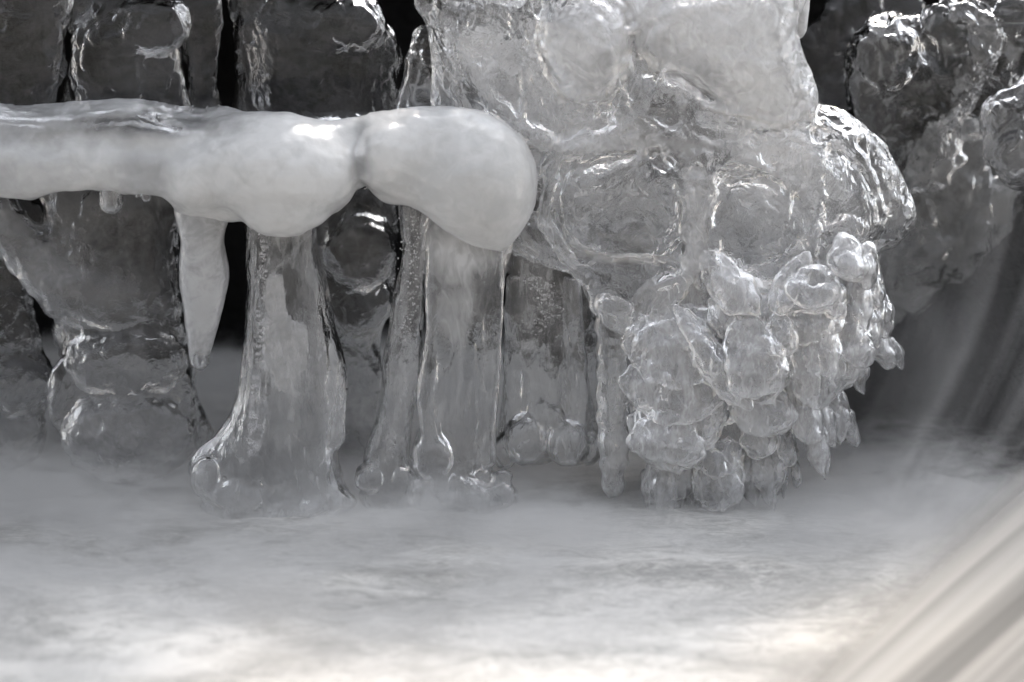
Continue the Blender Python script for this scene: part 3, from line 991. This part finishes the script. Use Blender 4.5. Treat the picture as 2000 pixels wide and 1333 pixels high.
scales = [  # u, v, rx, rz, rot, tip, depth, bulge
    (1320, 690, 92, 60, 0, 0.0, -0.020, 0.5), (1318, 765, 98, 62, 4, 0.1, -0.026, 0.5), (1320, 830, 95, 50, 6, 0.0, -0.022, 0.5),
    (1305, 862, 72, 44, 6, 0.0, -0.034, 0.6), (1475, 705, 58, 78, -18, 0.0, -0.040, 0.55), (1395, 705, 34, 92, -38, 0.2, -0.034, 0.6),
    (1485, 795, 74, 46, 12, 0.2, -0.030, 0.6), (1572, 722, 40, 64, -12, 0.2, -0.030, 0.6), (1470, 620, 90, 60, 10, 0.0, -0.020, 0.5),
    (1592, 565, 58, 34, -14, 0.1, -0.040, 0.7), (1625, 590, 28, 34, 10, 0.0, -0.030, 0.7), (1570, 632, 70, 42, 6, 0.0, -0.026, 0.6),
    (1680, 588, 26, 50, -8, 0.3, -0.012, 0.8), (1662, 660, 42, 58, -10, 0.0, -0.016, 0.7), (1608, 690, 38, 54, -20, 0.9, -0.030, 0.6),
    (1650, 712, 34, 34, 0, 0.1, -0.010, 0.7), (1712, 672, 30, 50, -28, 0.1, 0.020, 0.7), (1640, 742, 60, 22, -28, 0.1, 0.020, 0.7),
    (1578, 818, 34, 46, -6, 0.1, -0.022, 0.7), (1596, 878, 24, 44, -14, 1.0, -0.016, 0.7), (1536, 868, 20, 38, 0, 0.2, -0.012, 0.8),
    (1628, 800, 34, 52, -22, 0.6, 0.030, 0.6), (1656, 836, 18, 34, -20, 0.4, 0.035, 0.8), (1484, 850, 44, 42, 4, 0.1, -0.014, 0.6),
    (1502, 915, 40, 60, -8, 0.8, -0.012, 0.6), (1470, 930, 26, 50, 0, 0.5, -0.006, 0.7), (1400, 898, 52, 34, 8, 0.0, -0.016, 0.6),
    (1398, 945, 50, 50, 4, 0.2, -0.022, 0.6), (1290, 950, 38, 62, 2, 0.2, -0.014, 0.7), (1412, 985, 24, 34, -8, 1.0, -0.014, 0.8),
    (1352, 965, 20, 36, 0, 0.7, -0.006, 0.8), (1300, 990, 26, 30, 0, 0.4, -0.010, 0.8), (1375, 985, 16, 24, 6, 0.9, -0.010, 0.8),
    (1436, 860, 30, 46, 20, 0.0, -0.006, 0.6), (1540, 760, 30, 50, 0, 0.2, -0.012, 0.7), (1430, 560, 40, 70, -40, 0.3, -0.030, 0.6),
    (1540, 560, 30, 56, 30, 0.2, -0.034, 0.6), (1655, 505, 44, 34, 20, 0.0, -0.036, 0.8), (1690, 520, 24, 40, 0, 0.0, -0.024, 0.8),
    (1610, 640, 24, 40, -10, 0.3, -0.030, 0.7), (1525, 655, 30, 44, 0, 0.1, -0.036, 0.6), (1250, 660, 30, 46, 30, 0.2, -0.016, 0.7),
    (1700, 560, 26, 40, -10, 0.1, 0.0, 0.8), (1722, 612, 24, 40, -16, 0.2, 0.012, 0.8), (1690, 630, 30, 44, -14, 0.1, 0.0, 0.8), (1745, 690, 18, 30, -30, 0.4, 0.03, 0.8),
    (1672, 720, 26, 40, -20, 0.5, 0.004, 0.8), (1548, 800, 24, 44, -10, 0.3, -0.006, 0.8), (1520, 700, 24, 40, 10, 0.2, -0.034, 0.8), (1615, 830, 22, 38, -16, 0.7, 0.0, 0.8),
    (1380, 800, 36, 50, 12, 0.1, -0.02, 0.7), (1262, 800, 26, 60, 0, 0.1, -0.012, 0.8), (1430, 920, 22, 50, -6, 0.7, -0.016, 0.8), (1332, 925, 26, 46, 6, 0.4, -0.014, 0.8),
    (1440, 745, 26, 50, -30, 0.1, -0.036, 0.6), (1350, 640, 60, 40, 20, 0.0, -0.014, 0.6), (1555, 925, 10, 22, 0, 0.8, -0.01, 0.9),
]
for k, (u, v, rx, rz, rot, tip, d, b) in enumerate(scales):
    pts = tongue(u, v, rx, rz, rot, tip)
    off = 3.7 + k * 1.9
    me = poly_ice('scale', pts, d, 2.8 if max(rx, rz) < 60 else 3.6, b * 1.15, b, lean=-0.28, depth=max(rx, rz),
                  noise=(('fbm', 46, 9, (1, 1, 1), off), ('ridge', 24, 2.0, (1, 0.6, 1), off), ('ring', 36, 1.2, (1, 1, 1), off)))
    obj('scale', me, M_SCALE, fringe)
f = Field(((1200, 1745), (410, 1030), (-130, 70)), 4.6)
for (u, v, rx, rz, rot, tip, d, b) in scales:
    f.blob((u, v, d / S + 14), (rx * 0.9, rz * 0.9, 26), 12, rot)
f.poly([(1235, 590), (1330, 520), (1410, 500), (1470, 530), (1560, 480), (1640, 430), (1700, 440), (1722, 540), (1725, 660), (1690, 720), (1620, 790), (1560, 850), (1450, 890), (1320, 900), (1250, 870), (1238, 760)], 14, w0=10, front=0.36, back=0.3, tmax=90)
g = np.random.default_rng(11)
for _ in range(46):
    u, v = g.uniform(1240, 1725), g.uniform(560, 900)
    w = f.front(u, v)
    if w is not None:
        q = g.uniform(6, 14)
        f.blob((u, v, w + g.uniform(-6, 6)), (q * g.uniform(0.7, 1.3), q * g.uniform(0.8, 1.7), q * 0.9), 6, g.uniform(-30, 30))
f.streams([(1320, 740, 80, 100), (1480, 720, 70, 90), (1590, 660, 70, 90)], 30, 9, r=(6, 10), qq=(0.8, 1.3))
obj('fringe_body', f.mesh('fringe_body', 0.0, (('fbm', 60, 6), ('ridge', 34, 3))), M_SCALE, fringe)
for k, (u, v, u2, v2, r, d) in enumerate([(1288, 945, 1284, 1022, 20, -0.012), (1322, 955, 1326, 1012, 13, -0.006), (1352, 975, 1350, 1006, 9, -0.01), (1402, 935, 1406, 1018, 22, -0.016),
        (1378, 960, 1372, 1010, 12, -0.012), (1436, 900, 1440, 1002, 17, -0.014), (1498, 925, 1505, 988, 17, -0.012), (1526, 890, 1530, 972, 14, -0.008), (1470, 930, 1466, 980, 13, -0.006),
        (1600, 850, 1615, 928, 17, -0.014), (1578, 862, 1584, 908, 10, -0.008), (1618, 690, 1630, 742, 14, -0.022), (1655, 815, 1674, 866, 16, 0.03), (1630, 820, 1640, 868, 13, 0.024), (1548, 880, 1552, 930, 9, -0.006), (1262, 930, 1258, 985, 12, -0.004)]):
    f = Field(((min(u, u2) - 40, max(u, u2) + 40), (v - 40, v2 + 16), (-34, 34)), 2.6)
    f.rope([(u, v, 6, r), ((u + u2) / 2 + 2, v * 0.45 + v2 * 0.55, 0, r * 0.72), (u2, v2, -3, 2.2)], 4)
    obj('ice_tooth', f.mesh('ice_tooth', d, (('fbm', 26, 3.5, (1, 1, 1), k * 2.3), ('ridge', 14, 1.0, (1, 0.6, 1), k))), M_SCALE, fringe)
fc = [(1235, 600), (1400, 560), (1540, 560), (1620, 600), (1600, 720), (1540, 820), (1440, 880), (1320, 890), (1250, 860), (1235, 760)]
me = poly_ice('fringe_core', fc, 0.075, 6.0, 0.3, 0.3, noise=(('fbm', 70, 14), ('ridge', 40, 8), ('fbm', 18, 3)))
obj('fringe_core', me, M_CORE, fringe)

# ------------------------------------------------------------------ right background ice
def lump_ice(name, d, blobs, m, h=5.0, k=22, noise=(('fbm', 70, 14), ('ridge', 60, 5), ('fbm', 24, 1.2))):
    a = np.array([b[:3] for b in blobs], float)
    r = np.array([b[3:6] for b in blobs], float).max(1)
    lo, hi = (a - r[:, None]).min(0) - 20, (a + r[:, None]).max(0) + 20
    f = Field(((lo[0], hi[0]), (lo[1], hi[1]), (lo[2], hi[2])), h)
    for b in blobs:
        f.blob(b[:3], b[3:6], k, b[6] if len(b) > 6 else 0)
    f.streams([(b[0], b[1], b[3], b[4]) for b in blobs], 34, int(d * 1000), r=(7, 13), qq=(0.5, 1.2), k=8)
    return obj(name, f.mesh(name, d, noise), m)


tag(lump_ice('ice_mass', 0.17, [(1760, 190, 0, 105, 170, 60, -12), (1730, 110, -20, 60, 70, 40), (1850, 170, -20, 60, 150, 40, 35), (1790, 300, 0, 90, 90, 50, -20), (1880, 60, -10, 90, 60, 40, 20)], M_GLASSY),
    'glassy domed ice mass behind the ice dome, folded on its right side', 'ice mass', 'ice masses behind the dome')
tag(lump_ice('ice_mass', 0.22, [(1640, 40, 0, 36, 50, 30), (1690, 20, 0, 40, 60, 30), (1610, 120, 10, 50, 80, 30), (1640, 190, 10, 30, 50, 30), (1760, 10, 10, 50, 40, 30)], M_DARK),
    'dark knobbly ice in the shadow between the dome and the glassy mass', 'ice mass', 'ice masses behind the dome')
tag(lump_ice('ice_mass', 0.16, [(1960, 90, 0, 70, 120, 50, 30), (1900, 20, 0, 60, 40, 30, 30), (1990, 20, 0, 60, 50, 40), (1930, 190, 20, 60, 110, 40, 35)], M_GLASSY),
    'shiny twisted ice ridge in the upper right corner', 'ice mass', 'ice masses behind the dome')
tag(lump_ice('ice_mass', 0.12, [(1960, 240, 0, 46, 60, 40), (1990, 310, -10, 50, 60, 40), (2020, 200, 0, 50, 60, 40), (1945, 290, -6, 24, 40, 24)], M_GLASSY),
    'cluster of clear rounded ice lobes at the right edge', 'ice mass', 'ice masses behind the dome')
tag(lump_ice('ice_mass', 0.18, [(1850, 330, 0, 80, 110, 40, 30), (1790, 400, -10, 54, 80, 36, 20), (1880, 420, 0, 90, 90, 40, 30), (1800, 490, -16, 46, 60, 36, 10), (1735, 530, -10, 40, 56, 30, 20), (1860, 500, -10, 50, 60, 30, 30),
               (1700, 470, 10, 60, 90, 40, 20), (1940, 420, 0, 50, 90, 40, 30), (1805, 570, 0, 30, 50, 26, 20), (1745, 610, 0, 22, 40, 22, 10), (1895, 470, -20, 30, 60, 24, 30)], M_FROST),
    'frosted bumpy ice apron beside the dark wet rock', 'ice mass', 'ice masses behind the dome')
tag(obj('icicle', poly_ice('icicle', [(1530, -60), (1582, -60), (1578, 40), (1570, 70), (1552, 76), (1540, 50)], 0.06, 3.0, noise=(('fbm', 40, 2),)), M_MILKY),
    'stubby pale icicle at the top edge beside the milky boulder', 'icicle')

# ------------------------------------------------------------------ falling water at the right
def swept(name, left, right, n=60, m=40, wob=0.01, drop=0.0):
    """sheet between two flow lines given as world points from top to foot"""
    def crv(pts):
        pts = np.array(pts, float)
        t = np.linspace(0, len(pts) - 1, n)
        i = np.minimum(t.astype(int), len(pts) - 2)
        f = (t - i)[:, None]
        pm, pn = pts[np.maximum(i - 1, 0)], pts[np.minimum(i + 2, len(pts) - 1)]
        a, b = pts[i], pts[i + 1]
        return 0.5 * (2 * a + (b - pm) * f + (2 * pm - 5 * a + 4 * b - pn) * f ** 2 + (3 * a - pm - 3 * b + pn) * f ** 3)
    A, B = crv(left), crv(right)
    s = np.linspace(0, 1, m)[None, :, None]
    G = A[:, None] * (1 - s) + B[:, None] * s
    uvs = np.stack(np.broadcast_arrays(np.linspace(0, 1, m)[None, :], np.linspace(0, 1, n)[:, None]), -1)
    q = np.stack([uvs[..., 0].ravel() * 9, uvs[..., 1].ravel() * 1.2, np.zeros(n * m)], 1)
    G[..., 2] += wob * fbm(q, 3).reshape(n, m)
    return sheet(name, G[..., 0], G[..., 1], G[..., 2], uvs)


def P3(u, v, d):
    return W(u, v, d)


# wet rock slope under the fall
me = swept('rock_slope', [P3(1480, 380, 0.34), P3(1500, 640, 0.28), P3(1540, 800, 0.24), P3(1560, 960, 0.20)],
           [P3(2250, 100, 0.30), P3(2250, 400, 0.15), P3(2250, 700, 0.0), P3(2250, 1100, -0.1)], wob=0.05)
struct(obj('rock_slope', me, M_ROCK))
me = swept('water_veil', [P3(1830, 330, 0.24), P3(1770, 620, 0.16), P3(1690, 820, 0.10), P3(1560, 1050, 0.02)],
           [P3(2350, 50, 0.16), P3(2250, 420, 0.08), P3(2120, 760, -0.06), P3(1900, 1130, -0.14)], wob=0.01)
struct(obj('water_veil', me, M_VEIL))
me = swept('cascade', [P3(2110, 680, -0.06), P3(1880, 900, -0.18), P3(1620, 1130, -0.34), P3(1280, 1440, -0.57)],
           [P3(2740, 960, -0.10), P3(2530, 1150, -0.30), P3(2300, 1370, -0.52), P3(2000, 1660, -0.80)], wob=0.015)
struct(obj('cascade', me, M_CHUTE))

# ------------------------------------------------------------------ mist over the water
me = bpy.data.meshes.new('mist')
mx = [(-0.9, -0.62, -0.02), (0.9, -0.62, -0.02), (0.9, 0.66, -0.02), (-0.9, 0.66, -0.02)]
me.from_pydata(mx + [(a, b, 0.095) for a, b, _ in mx], [], [(3, 2, 1, 0), (4, 5, 6, 7), (0, 1, 5, 4), (1, 2, 6, 5), (2, 3, 7, 6), (3, 0, 4, 7)])
mo = obj('mist', me, M_MIST)
mo['kind'] = 'stuff'

# spray drifting at the foot of the fall
def m_spray():
    t = NT('drifting_spray')
    n = t.noise(t.pos((1, 1, 0.35), (0, 0.45, 0)), 16, 2, 0.5, 0.4)
    g = t.n('ShaderNodeNewGeometry').outputs['Position']
    xyz = t.n('ShaderNodeSeparateXYZ', {'Vector': g}).outputs
    ex = t.ramp(t.math('ABSOLUTE', t.math('SUBTRACT', xyz[0], 0.40), 0), 0.02, 0.12, 1.0, 0.0)
    ez = t.ramp(xyz[2], 0.10, 0.27, 1.0, 0.0)
    d = t.math('MULTIPLY', t.math('MULTIPLY', ex, ez), t.ramp(n, 0.35, 0.65, 0.4, 3.6))
    v = t.n('ShaderNodeVolumePrincipled', {'Color': (0.73, 0.732, 0.736, 1), 'Density': d})
    t.link(v.outputs[0], t.out.inputs['Volume'])
    return t.m


me = bpy.data.meshes.new('spray')
mx = [(0.27, 0.06, 0.012), (0.53, 0.06, 0.012), (0.53, 0.22, 0.012), (0.27, 0.22, 0.012)]
me.from_pydata(mx + [(a, b, 0.28) for a, b, _ in mx], [], [(3, 2, 1, 0), (4, 5, 6, 7), (0, 1, 5, 4), (1, 2, 6, 5), (2, 3, 7, 6), (3, 0, 4, 7)])
so = obj('spray', me, m_spray())
so['kind'] = 'stuff'
